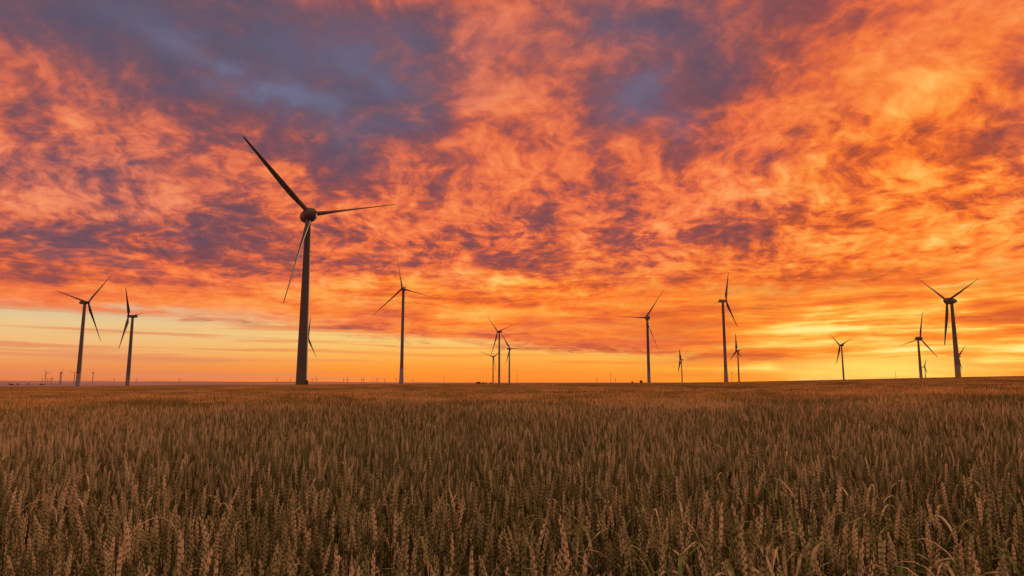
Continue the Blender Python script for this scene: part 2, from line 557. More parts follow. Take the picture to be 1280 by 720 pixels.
def spike(p0, d, L, W, rows, lod, r):
    """the ear as quads; lod 0: separate plump spikelets, 1: notched spindle, 2: bare spindle"""
    d = d / np.linalg.norm(d)
    a = np.cross(d, (0.3, 0.9, 0.1)); a /= np.linalg.norm(a)
    ang = r.random() * PI
    b = np.cross(d, a)
    a, b = a * math.cos(ang) + b * math.sin(ang), -a * math.sin(ang) + b * math.cos(ang)
    parts = []
    if lod == 0:
        bend = (a * r.uniform(-1, 1) + b * r.uniform(-1, 1)) * 0.012
        n = rows
        for i in range(n):
            q = (i + 0.5) / n
            env = min(1.0, 0.62 + 1.6 * q) * (1.0 if q < 0.6 else 1 - 0.62 * ((q - 0.6) / 0.4) ** 1.6)
            side = 1 if i % 2 else -1
            for sgn in ((-1, 0, 1)):
                c = p0 + d * (L * q) + bend * q * q + a * side * W * 0.22 * env + b * sgn * W * 0.24 * env
                out = d + a * side * 0.14 + b * sgn * 0.10
                out /= np.linalg.norm(out)
                l = L / n * 1.9 * r.uniform(0.85, 1.15)
                w = W * 0.27 * env
                e1 = np.cross(out, b); e1 /= np.linalg.norm(e1)
                e2 = np.cross(out, e1)
                v = [c - out * l * 0.35]
                for k in range(4):
                    g = PI / 2 * k
                    v.append(c + w * (e1 * math.cos(g) + e2 * math.sin(g)))
                v.append(c + out * l * 0.75)
                f = [(0, 2, 1), (0, 3, 2), (0, 4, 3), (0, 1, 4), (5, 1, 2), (5, 2, 3), (5, 3, 4), (5, 4, 1)]
                parts.append((np.array(v), np.array(f)))
    else:
        n = 7 if lod == 1 else 3
        m = 5 if lod == 1 else 3
        v, f = [], []
        for i in range(n):
            q = i / (n - 1)
            rr = W * 0.5 * (0.55, 1.0, 0.82, 1.0, 0.78, 0.72, 0.2)[i] if lod == 1 else W * 0.5 * (0.7, 1.0, 0.22)[i]
            for k in range(m):
                g = 2 * PI * k / m + (i % 2) * PI / m
                v.append(p0 + d * L * q + rr * (a * math.cos(g) + b * 0.8 * math.sin(g)))
        for i in range(n - 1):
            for k in range(m):
                j = (k + 1) % m
                A_, B_, C_, D_ = i * m + k, i * m + j, (i + 1) * m + j, (i + 1) * m + k
                f += [(A_, B_, C_), (A_, C_, D_)]
        parts.append((np.array(v), np.array(f)))
    return parts


def strip(pts, widths, side):
    """a leaf: two-sided ribbon with a fold"""
    v, f = [], []
    side = np.array(side, float)
    for p, w in zip(pts, widths):
        p = np.array(p, float)
        v += [p - side * w / 2, p - np.array((0, 0, w * 0.18)), p + side * w / 2]
    for i in range(len(pts) - 1):
        for k in (0, 1):
            a = i * 3 + k
            f += [(a, a + 1, a + 4), (a, a + 4, a + 3)]
    return np.array(v), np.array(f)


def stalk_geom(r, lod, x=0.0, y=0.0, base=None, h=None, leaf=True, ear=True, flag=False):
    """returns ([ear parts], [straw parts], [leaf parts])"""
    h = h if h else r.uniform(0.70, 0.80)
    L = r.uniform(0.075, 0.110)
    az, lean = r.uniform(0, 2 * PI), abs(r.normal(0, 0.06))
    c, s = math.cos(az), math.sin(az)
    o = np.array((x, y, 0.0))
    z0 = base if base else 0.0
    pts = []
    for q in (0, 0.4, 0.75, 1.0):
        zq = z0 + (h - z0) * q
        a = lean * (zq / h) ** 2 * h
        pts.append(o + np.array((a * c, a * s, zq)))
    ears, straws, leaves = [], [], []
    nod = 2 * lean + abs(r.normal(0, 0.10))
    d = np.array((nod * c, nod * s, 1.0))
    if ear:
        ears += spike(pts[-1], d, L, r.uniform(0.0095, 0.0125), r.integers(11, 14) if lod == 0 else 0, lod, r)
    # straw
    n = 4 if lod == 0 else 3
    seg = pts if lod == 0 else (pts[2:] if lod == 2 else pts[1:])
    v, f = [], []
    w = 0.0017
    for p in seg:
        for k in range(n):
            g = 2 * PI * k / n
            v.append(p + w * np.array((math.cos(g), math.sin(g), 0)))
    for i in range(len(seg) - 1):
        for k in range(n):
            j = (k + 1) % n
            f += [(i * n + k, i * n + j, (i + 1) * n + j), (i * n + k, (i + 1) * n + j, (i + 1) * n + k)]
    if lod < 2:
        straws.append((np.array(v), np.array(f)))
    if leaf:
        for q0 in ([0.55, 0.78] if lod == 0 else [0.75]):
            if r.random() < 0.25:
                continue
            la = r.uniform(0, 2 * PI)
            lc, ls = math.cos(la), math.sin(la)
            ln = r.uniform(0.14, 0.24)
            up, dr = r.uniform(0.5, 1.0), r.uniform(0.6, 1.8)
            base_p = o + np.array((lean * q0 * q0 * h * c, lean * q0 * q0 * h * s, h * q0))
            P_ = []
            for q in np.linspace(0, 1, 6 if lod == 0 else 4):
                P_.append(base_p + np.array((lc * ln * q * 0.7, ls * ln * q * 0.7, ln * (up * q - dr * q * q * 0.7))))
            W_ = [0.0095 * (1 - 0.9 * q ** 2) for q in np.linspace(0, 1, len(P_))]
            leaves.append(strip(P_, W_, (-ls, lc, 0)))
    if flag:
        # a tall wild-grass blade arching over the ears
        la = r.uniform(0, 2 * PI)
        lc, ls = math.cos(la), math.sin(la)
        ln = r.uniform(0.16, 0.30)
        b0 = o + np.array((0, 0, h * 0.95))
        P_ = [b0 + np.array((lc * ln * q ** 1.3 * 0.75, ls * ln * q ** 1.3 * 0.75, ln * (1.15 * q - 1.0 * q ** 2.4))) for q in np.linspace(0, 1, 8)]
        grass = [strip(P_, [0.010 * (1 - 0.85 * q ** 2) for q in np.linspace(0, 1, 8)], (-ls, lc, 0))]
        return ears, straws, leaves, grass
    return ears, straws, leaves, []


def wheat_mat(name, dark, light, warm, trans=0.25, hue_noise=True):
    m = bpy.data.materials.new(name)
    m.use_nodes = True
    N = NT(m.node_tree)
    geo = N.n('ShaderNodeNewGeometry')
    p = geo.outputs['Position']
    info = N.n('ShaderNodeObjectInfo').outputs['Random']
    x, y, z = N.sep(p)
    # broad drifts of riper and greener corn, then stalk-to-stalk change, then grain
    broad = N.noise(N.xyz(x, N.m('MULTIPLY', y, 0.45), 0), 0.16, 5, 0.6)
    fine = N.noise(N.xyz(x, y, 0), 38.0, 2, 0.5)
    grain = N.noise(p, 420.0, 2, 0.6)
    f = N.m('ADD', N.m('MULTIPLY', N.m('SUBTRACT', broad, 0.5), 1.5), N.m('MULTIPLY', N.m('SUBTRACT', fine, 0.5), 2.6))
    f = N.m('ADD', f, N.m('MULTIPLY', N.m('SUBTRACT', grain, 0.5), 0.6))
    f = N.m('ADD', f, N.m('MULTIPLY', N.m('SUBTRACT', info, 0.5), 1.0))
    f = N.m('ADD', f, 0.5, clamp=True)
    c = N.ramp(f, [(0.05, (*dark, 1)), (0.55, (*light, 1)), (0.95, (*warm, 1))])
    # redder tint farther out stands in for grazing evening light; then a haze tint
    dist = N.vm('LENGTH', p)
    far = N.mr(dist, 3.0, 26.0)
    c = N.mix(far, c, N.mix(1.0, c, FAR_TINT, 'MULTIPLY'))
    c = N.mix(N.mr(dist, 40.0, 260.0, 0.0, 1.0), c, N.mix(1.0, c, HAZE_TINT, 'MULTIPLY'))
    df = N.n('ShaderNodeBsdfDiffuse')
    N.put(df.inputs[0], c)
    tr = N.n('ShaderNodeBsdfTranslucent')
    N.put(tr.inputs[0], c)
    mx = N.n('ShaderNodeMixShader')
    mx.inputs[0].default_value = trans
    N.t.links.new(df.outputs[0], mx.inputs[1])
    N.t.links.new(tr.outputs[0], mx.inputs[2])
    o = N.n('ShaderNodeOutputMaterial')
    N.t.links.new(mx.outputs[0], o.inputs[0])
    return m


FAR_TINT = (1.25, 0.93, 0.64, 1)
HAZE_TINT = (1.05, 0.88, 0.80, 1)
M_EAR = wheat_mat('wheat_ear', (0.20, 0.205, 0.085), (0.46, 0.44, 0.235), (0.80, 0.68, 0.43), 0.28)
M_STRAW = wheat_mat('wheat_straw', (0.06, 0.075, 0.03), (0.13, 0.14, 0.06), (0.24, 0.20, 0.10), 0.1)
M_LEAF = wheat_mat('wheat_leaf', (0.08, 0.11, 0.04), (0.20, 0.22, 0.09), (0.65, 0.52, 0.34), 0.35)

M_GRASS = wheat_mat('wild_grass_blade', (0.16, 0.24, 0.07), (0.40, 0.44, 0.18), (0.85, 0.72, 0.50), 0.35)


def sm_noise(x, y, s, seed):
    """cheap smooth value noise, -1..1"""
    r = np.random.default_rng(seed)
    tab = r.uniform(-1, 1, (64, 64))
    u, v = x / s, y / s
    i, j = np.floor(u).astype(int), np.floor(v).astype(int)
    fu, fv = u - i, v - j
    fu, fv = fu * fu * (3 - 2 * fu), fv * fv * (3 - 2 * fv)
    g = lambda a, b: tab[a % 64, b % 64]
    return (g(i, j) * (1 - fu) + g(i + 1, j) * fu) * (1 - fv) + (g(i, j + 1) * (1 - fu) + g(i + 1, j + 1) * fu) * fv


def build_wheat():
    r = np.random.default_rng(11)
    V, Fc, MI, PR = [], [], [], []          # verts, faces, material index, prototype id per vertex
    off = 0

    def put(parts, mi, pid):
        nonlocal off
        for v, f in parts:
            V.append(v); Fc.append(f + off); MI.append(np.full(len(f), mi)); PR.append(np.full(len(v), pid)); off += len(v)

    NP0, NP1, NP2 = 16, 5, 5
    pid = 0
    for k in range(NP0):
        if k < 12:
            e, s, l, g = stalk_geom(r, 0)
        elif k == 12:
            e, s, l, g = stalk_geom(r, 0, flag=True)
        elif k == 13:
            e, s, l, g = stalk_geom(r, 0, flag=True, ear=False)
        else:
            e, s, l, g = stalk_geom(r, 0, h=0.60)
        put(e, 0, pid); put(s, 1, pid); put(l, 2, pid); put(g, 3, pid)
        pid += 1
    for k in range(NP1):                    # 1.3 m squares for the middle distance
        for q in range(430):
            px, py = r.uniform(-0.68, 0.68, 2)
            e, s, l, g = stalk_geom(r, 1, px, py, base=0.3, h=0.75 + 0.05 * r.normal() + 0.03 * math.sin(px * 5 + k), leaf=r.random() < 0.5)
            put(e, 0, pid); put(s, 1, pid); put(l, 2, pid)
        pid += 1
    for k in range(NP2):                    # 3.4 m squares for far out
        for q in range(1900):
            px, py = r.uniform(-1.75, 1.75, 2)
            e, s, l, g = stalk_geom(r, 2, px, py, base=0.5, h=0.76 + 0.055 * r.normal(), leaf=False)
            put(e, 0, pid)
        pid += 1
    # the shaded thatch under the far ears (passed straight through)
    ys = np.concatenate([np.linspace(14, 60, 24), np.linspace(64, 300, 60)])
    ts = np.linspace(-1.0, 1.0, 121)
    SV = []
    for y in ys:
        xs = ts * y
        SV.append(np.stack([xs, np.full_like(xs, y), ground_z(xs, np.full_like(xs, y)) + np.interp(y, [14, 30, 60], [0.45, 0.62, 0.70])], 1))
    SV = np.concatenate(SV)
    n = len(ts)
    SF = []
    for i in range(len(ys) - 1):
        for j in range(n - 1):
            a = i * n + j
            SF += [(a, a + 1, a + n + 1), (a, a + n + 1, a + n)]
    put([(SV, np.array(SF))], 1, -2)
    # ---- where things stand
    pts, ids, rots, scl = [], [], [], []

    # near: single stalks, drilled in rows 12.5 cm apart with plenty of straggle
    def wedge_ok(x, y):
        return (y > -2.5) & (np.abs(x) < np.maximum(y, 0) * 0.92 + 3.0)
    NEAR = 13.0
    row = 0.125
    cnt = int(540 * 2 * 15 * (NEAR + 2.5))
    x = r.uniform(-15, 15, cnt)
    y = r.uniform(-2.5, NEAR, cnt)
    y = y + 0.35 * (np.round(y / row) * row - y)
    keep = wedge_ok(x, y) & (np.hypot(x, y) > 0.55)
    dens = 0.76 + 0.48 * sm_noise(x, y, 0.55, 3) + 0.22 * sm_noise(x, y, 0.19, 4) + 0.12 * sm_noise(x, y, 2.3, 9)
    keep &= r.random(cnt) < dens
    x, y = x[keep], y[keep]
    n0 = len(x)
    hs = 1.0 + 0.06 * sm_noise(x, y, 1.1, 5) + 0.03 * sm_noise(x, y, 0.23, 6) + r.normal(0, 0.065, n0)
    z = ground_z(x, y)
    pid0 = r.integers(0, 12, n0)
    u = r.random(n0)
    weedy = np.exp(-(((x - 1.35) / 0.8) ** 2 + ((y - 2.4) / 0.8) ** 2)) + 0.5 * np.exp(-(((x - 0.3) / 0.5) ** 2 + ((y - 2.0) / 0.4) ** 2))
    pid0 = np.where(u < 0.014 + 0.08 * weedy, 12, pid0)
    pid0 = np.where((u > 0.10) & (u < 0.12 + 0.24 * weedy), 13, pid0)
    pid0 = np.where(u > 0.90, r.integers(14, 16, n0), pid0)
    lean_az = 2.2 + 1.2 * sm_noise(x, y, 3.1, 7)
    tilt = 0.03 + 0.05 * np.abs(sm_noise(x, y, 1.3, 8)) + np.abs(r.normal(0, 0.065, n0))
    wild = r.random(n0) < 0.02
    tilt = np.where(wild, r.uniform(0.2, 0.5, n0), tilt)
    la = np.where(wild, r.uniform(0, 2 * PI, n0), lean_az + r.normal(0, 1.1, n0))
    rots.append(np.stack([tilt * np.cos(la), tilt * np.sin(la), r.uniform(0, 2 * PI, n0)], 1))
    pts.append(np.stack([x, y, z], 1)); ids.append(pid0)
    scl.append(np.stack([np.ones(n0), np.ones(n0), hs], 1))

    def patches(step, y0, y1, base, cnt_, tmax, hn):
        P_ = []
        yy = y0
        while yy < y1:
            wx = yy * tmax + 3
            k = int(wx / step)
            for i in range(-k, k + 1):
                P_.append((i * step + r.uniform(-.08, .08) * step, yy + r.uniform(-.08, .08) * step))
            yy += step
        P_ = np.array(P_)
        m = len(P_)
        zz = ground_z(P_[:, 0], P_[:, 1])
        pts.append(np.stack([P_[:, 0], P_[:, 1], zz], 1))
        ids.append(base + r.integers(0, cnt_, m))
        rots.append(np.stack([np.zeros(m), np.zeros(m), r.integers(0, 4, m) * PI / 2 + r.normal(0, 0.2, m)], 1))
        h_ = 1.0 + hn * sm_noise(P_[:, 0], P_[:, 1], 4.0, 21) + hn * 0.6 * r.normal(0, 1, m)
        scl.append(np.stack([np.ones(m), np.ones(m), h_], 1))
    patches(1.2, NEAR + 0.3, 46, NP0, NP1, 0.92, 0.02)
    patches(3.1, 47, 285, NP0 + NP1, NP2, 0.90, 0.012)
    pts = np.concatenate(pts); ids = np.concatenate(ids); rots = np.concatenate(rots); scl = np.concatenate(scl)
    V.append(pts); PR.append(np.full(len(pts), -1))
    V = np.concatenate(V); Fc = np.concatenate(Fc); MI = np.concatenate(MI); PR = np.concatenate(PR)
    me = bpy.data.meshes.new('wheat')
    nv, nf = len(V), len(Fc)
    me.vertices.add(nv)
    me.vertices.foreach_set('co', V.astype(np.float32).ravel())
    me.loops.add(nf * 3)
    me.loops.foreach_set('vertex_index', Fc.astype(np.int32).ravel())
    me.polygons.add(nf)
    me.polygons.foreach_set('loop_start', np.arange(0, nf * 3, 3, dtype=np.int32))
    me.polygons.foreach_set('material_index', MI.astype(np.int32))
    for m in (M_EAR, M_STRAW, M_LEAF, M_GRASS):
        me.materials.append(m)
    me.update(calc_edges=True)

    def attr(name, typ, data, field='value'):
        a = me.attributes.new(name, typ, 'POINT')
        a.data.foreach_set(field, data)
    tail = len(pts)
    full = np.zeros(nv, np.int32); full[-tail:] = ids
    attr('proto', 'INT', PR.astype(np.int32))
    attr('pick', 'INT', full)
    a = np.zeros((nv, 3), np.float32); a[-tail:] = rots
    attr('turn', 'FLOAT_VECTOR', a.ravel(), 'vector')
    a = np.ones((nv, 3), np.float32); a[-tail:] = scl
    attr('size', 'FLOAT_VECTOR', a.ravel(), 'vector')
    o = tag(obj('wheat', me), kind='stuff')
    o['label'] = 'ripening wheat crop with upright brown ears filling the whole field'

    # nodes: pick the prototypes out of the mesh and stand them on the points
    ng = bpy.data.node_groups.new('wheat_planting', 'GeometryNodeTree')
    ng.interface.new_socket('Geometry', in_out='INPUT', socket_type='NodeSocketGeometry')
    ng.interface.new_socket('Geometry', in_out='OUTPUT', socket_type='NodeSocketGeometry')
    nn = ng.nodes.new
    gi, go = nn('NodeGroupInput'), nn('NodeGroupOutput')
    L = ng.links.new

    def named(name, typ):
        q = nn('GeometryNodeInputNamedAttribute')
        q.data_type = typ
        q.inputs['Name'].default_value = name
        return q.outputs[0]
    proto = named('proto', 'INT')

    def pick(k):
        c = nn('FunctionNodeCompare')
        c.data_type = 'INT'; c.operation = 'EQUAL'
        L(proto, c.inputs[2]); c.inputs[3].default_value = k
        s = nn('GeometryNodeSeparateGeometry')
        s.domain = 'POINT'
        L(gi.outputs[0], s.inputs[0]); L(c.outputs[0], s.inputs[1])
        return s.outputs[0]
    g2i = nn('GeometryNodeGeometryToInstance')
    # multi-input sockets list the last link first, so link in reverse
    for k in reversed(range(pid)):
        L(pick(k), g2i.inputs[0])
    iop = nn('GeometryNodeInstanceOnPoints')
    L(pick(-1), iop.inputs['Points'])
    L(g2i.outputs[0], iop.inputs['Instance'])
    iop.inputs['Pick Instance'].default_value = True
    L(named('pick', 'INT'), iop.inputs['Instance Index'])
    e2r = nn('FunctionNodeEulerToRotation')
    L(named('turn', 'FLOAT_VECTOR'), e2r.inputs[0])
    L(e2r.outputs[0], iop.inputs['Rotation'])
    L(named('size', 'FLOAT_VECTOR'), iop.inputs['Scale'])
    jn = nn('GeometryNodeJoinGeometry')
    L(iop.outputs[0], jn.inputs[0])
    L(pick(-2), jn.inputs[0])
    L(jn.outputs[0], go.inputs[0])
    md = o.modifiers.new('planting', 'NODES')
    md.node_group = ng
    print('wheat: verts', nv, 'instances', tail)


build_wheat()

# ---------------------------------------------------------------- wind turbines
def blade_mesh(kind):
    """a blade of unit length along +z, rotor axis toward -y"""
    if kind == 'broad':
        st = [(0.03, .052, .050, 0), (0.08, .050, .048, 0), (0.13, .053, .044, 18), (0.20, .060, .036, 15), (0.28, .066, .028, 12), (0.40, .062, .020, 9),
              (0.55, .050, .014, 6), (0.70, .037, .010, 4), (0.85, .025, .006, 3), (0.95, .021, .006, 2), (1.0, .012, .004, 1)]
    else:
        st = [(0.02, .044, .044, 0), (0.06, .042, .042, 0), (0.12, .062, .036, 15), (0.20, .084, .028, 12), (0.30, .072, .021, 9), (0.45, .054, .015, 7),
              (0.60, .040, .011, 5), (0.75, .030, .008, 4), (0.88, .020, .005, 3), (0.97, .014, .004, 2), (1.0, .007, .002, 1)]
    if kind == 'broad':
        st = [(z, c * (1.0 + 0.22 * min(1, max(0, (z - 0.08) / 0.12))), t, tw) for z, c, t, tw in st]
    rings = []
    n = 14
    for z, c, t, tw in st:
        ring = []
        rd = min(1.0, max(0.0, (z - 0.06) / 0.12))
        for j in range(n):
            a = 2 * PI * j / n
            cx, cy = math.cos(a), math.sin(a)
            # aerofoil-like section: leading edge round at +x, trailing edge thin at -x
            ex = cx * c / 2 - rd * c * 0.18
            ey = cy * t / 2 * (1 - rd * 0.65 * max(0, -cx))
            w = R(tw)
            ring.append((ex * math.cos(w) + ey * math.sin(w), -ex * math.sin(w) + ey * math.cos(w), z))
        rings.append(ring)
    mb = MB()
    mb.loft(rings)
    return mb


BL_BROAD = blade_mesh('broad').mesh('blade', M_BLADE)
BL_SLIM = blade_mesh('slim').mesh('blade', M_BLADE)


def smooth_prof(f, z0, z1, n):
    return [(f(z0 + (z1 - z0) * i / (n - 1)), z0 + (z1 - z0) * i / (n - 1)) for i in range(n)]


def tower_mesh(H, rb, rt, flare, mat, sink=1.0):
    prof = []
    for i in range(25):
        q = i / 24
        r = rb + (rt - rb) * q
        if flare:
            mid = rt * 1.30
            r = mid + (rt - mid) * q + (rb - mid) * max(0, 1 - q / 0.30) ** 1.7
        prof.append((r, -sink + (H + sink) * q))
    return MB().lathe(prof, 36).mesh('tower', mat)


def egg_nacelle(s):
    mb = MB()
    prof = [(0.05, -0.2), (2.3, 0.0), (2.65, 1.2), (2.62, 2.4), (2.35, 3.8), (1.9, 5.2), (1.2, 6.6), (0.5, 7.5), (0.05, 7.8)]
    return mb.lathe([(r * s, y * s) for r, y in prof], 32, 'y').mesh('nacelle', M_NAC)


def egg_hub(s):
    prof = [(0.05, -2.95), (0.9, -2.75), (1.7, -2.25), (2.35, -1.4), (2.72, -0.3), (2.85, 0.7), (2.75, 1.6), (2.4, 1.72), (0.1, 1.74)]
    return MB().lathe([(r * s, y * s) for r, y in prof], 36, 'y').mesh('hub', M_NAC)


def box_nacelle(s):
    mb = MB()
    rings = []
    for y, w, h, dz in ((0.9, 2.2, 2.4, -0.1), (1.3, 3.2, 3.4, 0), (3.0, 3.6, 3.9, 0.05), (8.5, 3.6, 3.9, 0.1), (10.6, 3.3, 3.3, 0.25), (11.0, 2.6, 2.4, 0.35)):
        ring = []
        for j in range(20):
            a = 2 * PI * j / 20
            ca, sa = math.cos(a), math.sin(a)
            p = 0.42
            ring.append((math.copysign(abs(ca) ** p, ca) * w / 2 * s, y * s, (math.copysign(abs(sa) ** p, sa) * h / 2 + dz) * s))
        rings.append(ring[::-1])
    mb.loft(rings)
    return mb.mesh('nacelle', M_NAC)


def cone_hub(s):
    prof = [(0.05, -2.4), (0.6, -2.2), (1.1, -1.6), (1.5, -0.7), (1.6, 0.2), (1.6, 0.95), (0.1, 1.0)]
    return MB().lathe([(r * s, y * s) for r, y in prof], 28, 'y').mesh('hub', M_NAC)


def cooler_mesh(s):
    mb = MB()
    mb.box((0, 8.6 * s, 2.5 * s), (2.6 * s, 0.5 * s, 1.1 * s))
    return mb.mesh('cooler', M_DARK, False)


MESHES = {}


def cached(key, fn):
    if key not in MESHES:
        MESHES[key] = fn()
    return MESHES[key]


def collar_mesh(rr):
    return MB().lathe([(rr, 0.0), (rr * 1.02, 0.01), (rr * 1.02, 0.05), (rr * 0.9, 0.055)], 20).mesh('blade_collar', M_DARK)


def turbine(yaw, phase, rad, tilt, hub, cone, over, kind, label, group, dims, mat, name='wind_turbine', pitch=0):
    """yaw 0 faces the viewer (-y); hub = world position of the rotor centre"""
    a = R(yaw)
    ax = np.array([math.sin(a), -math.cos(a), 0])
    hub = np.array(hub, float)
    tw = hub - ax * over * rad
    gz = float(ground_z(tw[0], tw[1]))
    t = obj(name, None, None, (tw[0], tw[1], gz), (0, 0, a))
    tag(t, label, 'wind turbine', group)
    Hh = hub[2] - gz
    rb, rt, flare = dims
    if kind == 'egg':
        s = rad / 37.3
        top = Hh - 1.9 * s
    else:
        s = rad / 48.0
        top = Hh - 1.7 * s
    obj('tower', tower_mesh(top, rb, rt, flare, mat), t)
    obj('base', MB().lathe([(rb * 1.5, -0.4), (rb * 1.5, 0.25), (rb * 1.4, 0.32), (rb * 1.02, 0.34)], 36).mesh('base', M_CONC), t)
    dr = MB()
    dr.box((rb * 0.72, -rb * 0.72, 1.6), (0.9, 0.9, 2.1))
    obj('door', dr.mesh('door', M_DARK, False), t)
    ov = over * rad
    ti = R(tilt)
    hp = (0, -ov, Hh)
    if kind == 'egg':
        obj('nacelle', cached(('egn', round(s, 2)), lambda: egg_nacelle(s)), t, (0, -ov + 1.78 * s, Hh), (-ti * 0, 0, 0))
        hb = obj('hub', cached(('egh', round(s, 2)), lambda: egg_hub(s)), t, hp, (-ti, 0, 0))
    else:
        nc = obj('nacelle', cached(('bxn', round(s, 2)), lambda: box_nacelle(s)), t, (0, -ov + 0.25 * s, Hh))
        obj('cooler', cached(('cl', round(s, 2)), lambda: cooler_mesh(s)), nc)
        hb = obj('hub', cached(('cnh', round(s, 2)), lambda: cone_hub(s)), t, hp, (-ti, 0, 0))
    import mathutils
    bm = BL_BROAD if kind == 'egg' else BL_SLIM
    sq = math.sqrt(1 + cone * cone)
    for k in range(3):
        g = R(phase + 120 * k)
        m = mathutils.Matrix.Translation(hp) @ mathutils.Matrix.Rotation(-ti, 4, 'X') @ mathutils.Matrix.Rotation(g, 4, 'Y') @ mathutils.Matrix.Rotation(math.atan(cone), 4, 'X') @ mathutils.Matrix.Rotation(R(pitch), 4, 'Z')
        b = obj('blade', bm, t)
        fat = min(2.0, max(1.0, float(hub[1]) / 1300.0)) if kind == 'box' and group == BIG else 1.0
        b.matrix_local = m @ mathutils.Matrix.Diagonal((rad * sq * fat, rad * sq * fat, rad * sq, 1))
        if kind == 'egg':
            cr = 0.028 * rad
            c = obj('blade_collar', cached(('col', round(rad, 1)), lambda: collar_mesh(cr).copy()), b)
            c.scale = (1 / (rad * sq),) * 3
            c.location = (0, 0, 2.55 * s / (rad * sq))
    return t


BIG = 'wind turbines rising beyond the wheat field'
VD = (2.9, 1.5, True)
TB = [
    # yaw, phase, radius, tilt, hub, cone, overhang, kind, label, dims, mat
    (77.6, 39.4, 48.2, 3.6, (-497.72, 796.1, 94.2), 0.069, 0.094, 'box', 'leftmost tall turbine on a leaning grey tower with a red ring', (2.7, 1.6, False), M_TOWER_BAND),
    (279.6, 41.0, 50.6, 6.0, (-546.94, 969.8, 94.6), -0.024, 0.109, 'box', 'second tall turbine from the left, rotor almost edge-on and one blade straight up', (3.0, 1.7, False), M_TOWER_PLAIN),
    (34.6, 75.5, 37.3, 4.6, (-78.77, 260.1, 66.3), 0.030, 0.063, 'egg', 'nearest and biggest dark turbine with round hub and thick tower', (2.12, 1.12, False), M_TOWER_GREY),
    (77.3, 19.6, 52.2, 5.0, (-437.47, 1466.6, 95.6), -0.032, 0.052, 'box', 'turbine hidden behind the biggest tower, only its blades sticking out', (2.2, 1.4, False), M_TOWER_PLAIN),
    (350.8, 107.0, 43.4, 7.2, (-120.83, 744.5, 103.7), -0.006, 0.096, 'box', 'tall slim turbine with flared pale base and faint red ring, right of the biggest one', VD, M_TOWER_BAND),
    (314.2, 76.0, 45.8, 4.4, (-27.10, 1288.0, 96.0), 0.036, 0.093, 'box', 'tallest and middle turbine of the trio near the centre', (2.2, 1.4, False), M_TOWER_PLAIN),
    (164.2, 68.4, 55.4, 5.1, (-67.74, 2517.9, 93.6), 0.026, 0.102, 'box', 'lowest and left turbine of the trio near the centre', (2.4, 1.7, False), M_TOWER_PLAIN),
    (46.2, 85.7, 50.9, 5.4, (-4.53, 1899.9, 93.6), -0.059, 0.079, 'box', 'right turbine of the trio near the centre, one blade level', (2.6, 1.7, False), M_TOWER_PLAIN),
    (319.9, 36.1, 53.6, 5.0, (201.29, 1024.4, 97.7), 0.007, 0.095, 'box', 'turbine right of centre with one blade pointing level to the left', (2.5, 1.8, False), M_TOWER_PLAIN),
    (250, 39.8, 56.0, 6.1, (701.56, 2862.8, 94.4), 0.039, 0.099, 'box', 'small distant turbine between two tall ones right of centre', (2.5, 1.6, False), M_TOWER_PLAIN),
    (49.4, 20.3, 40.0, 3.1, (260.57, 825.2, 99.6), 0.022, 0.103, 'box', 'tall turbine with flared base and one blade straight up, right of centre', VD, M_TOWER_PLAIN),
    (228.7, 8.3, 54.0, 5.8, (698.04, 2132.5, 98.5), 0.034, 0.096, 'box', 'shorter turbine just right of the tall flared one', (2.6, 1.6, False), M_TOWER_PLAIN),
    (284.4, 71.3, 54.0, 5.4, (923.41, 1926.1, 104.1), 0.038, 0.103, 'box', 'turbine standing alone over the brightest glow, two blades raised like a V', (2.5, 1.6, False), M_TOWER_PLAIN),
    (103.5, 103.2, 43.6, 4.1, (664.45, 1111.1, 72.1), -0.028, 0.108, 'egg', 'egg-nosed turbine left of the big right-hand one, one blade straight up', (2.4, 1.35, False), M_TOWER_PLAIN),
    (279.0, 67.8, 37.2, 1.4, (366.60, 571.0, 69.3), 0.022, 0.111, 'egg', 'large egg-nosed turbine at the right with two blades spread high', (2.2, 1.15, False), M_TOWER_PLAIN),
    (282.0, 40.0, 66.0, 6.0, (2067.2, 3178.5, 118.9), 0.0, 0.10, 'box', 'small turbine half hidden behind the large right-hand tower', (2.4, 1.6, False), M_TOWER_PLAIN),
    (275.0, 20.0, 80.0, 6.0, (3798.8, 6332.9, 141.8), 0.0, 0.095, 'box', 'tiny turbine low between the two egg-nosed ones at the right', (4.0, 2.6, False), M_TOWER_PLAIN),
]
for (yaw, ph, rad, ti, hub, cone, ov, kind, label, dims, mat) in TB:
    turbine(yaw, ph, rad, ti, hub, cone, ov, kind, label, BIG, dims, mat, pitch=-58 if label.startswith('nearest') else -78)


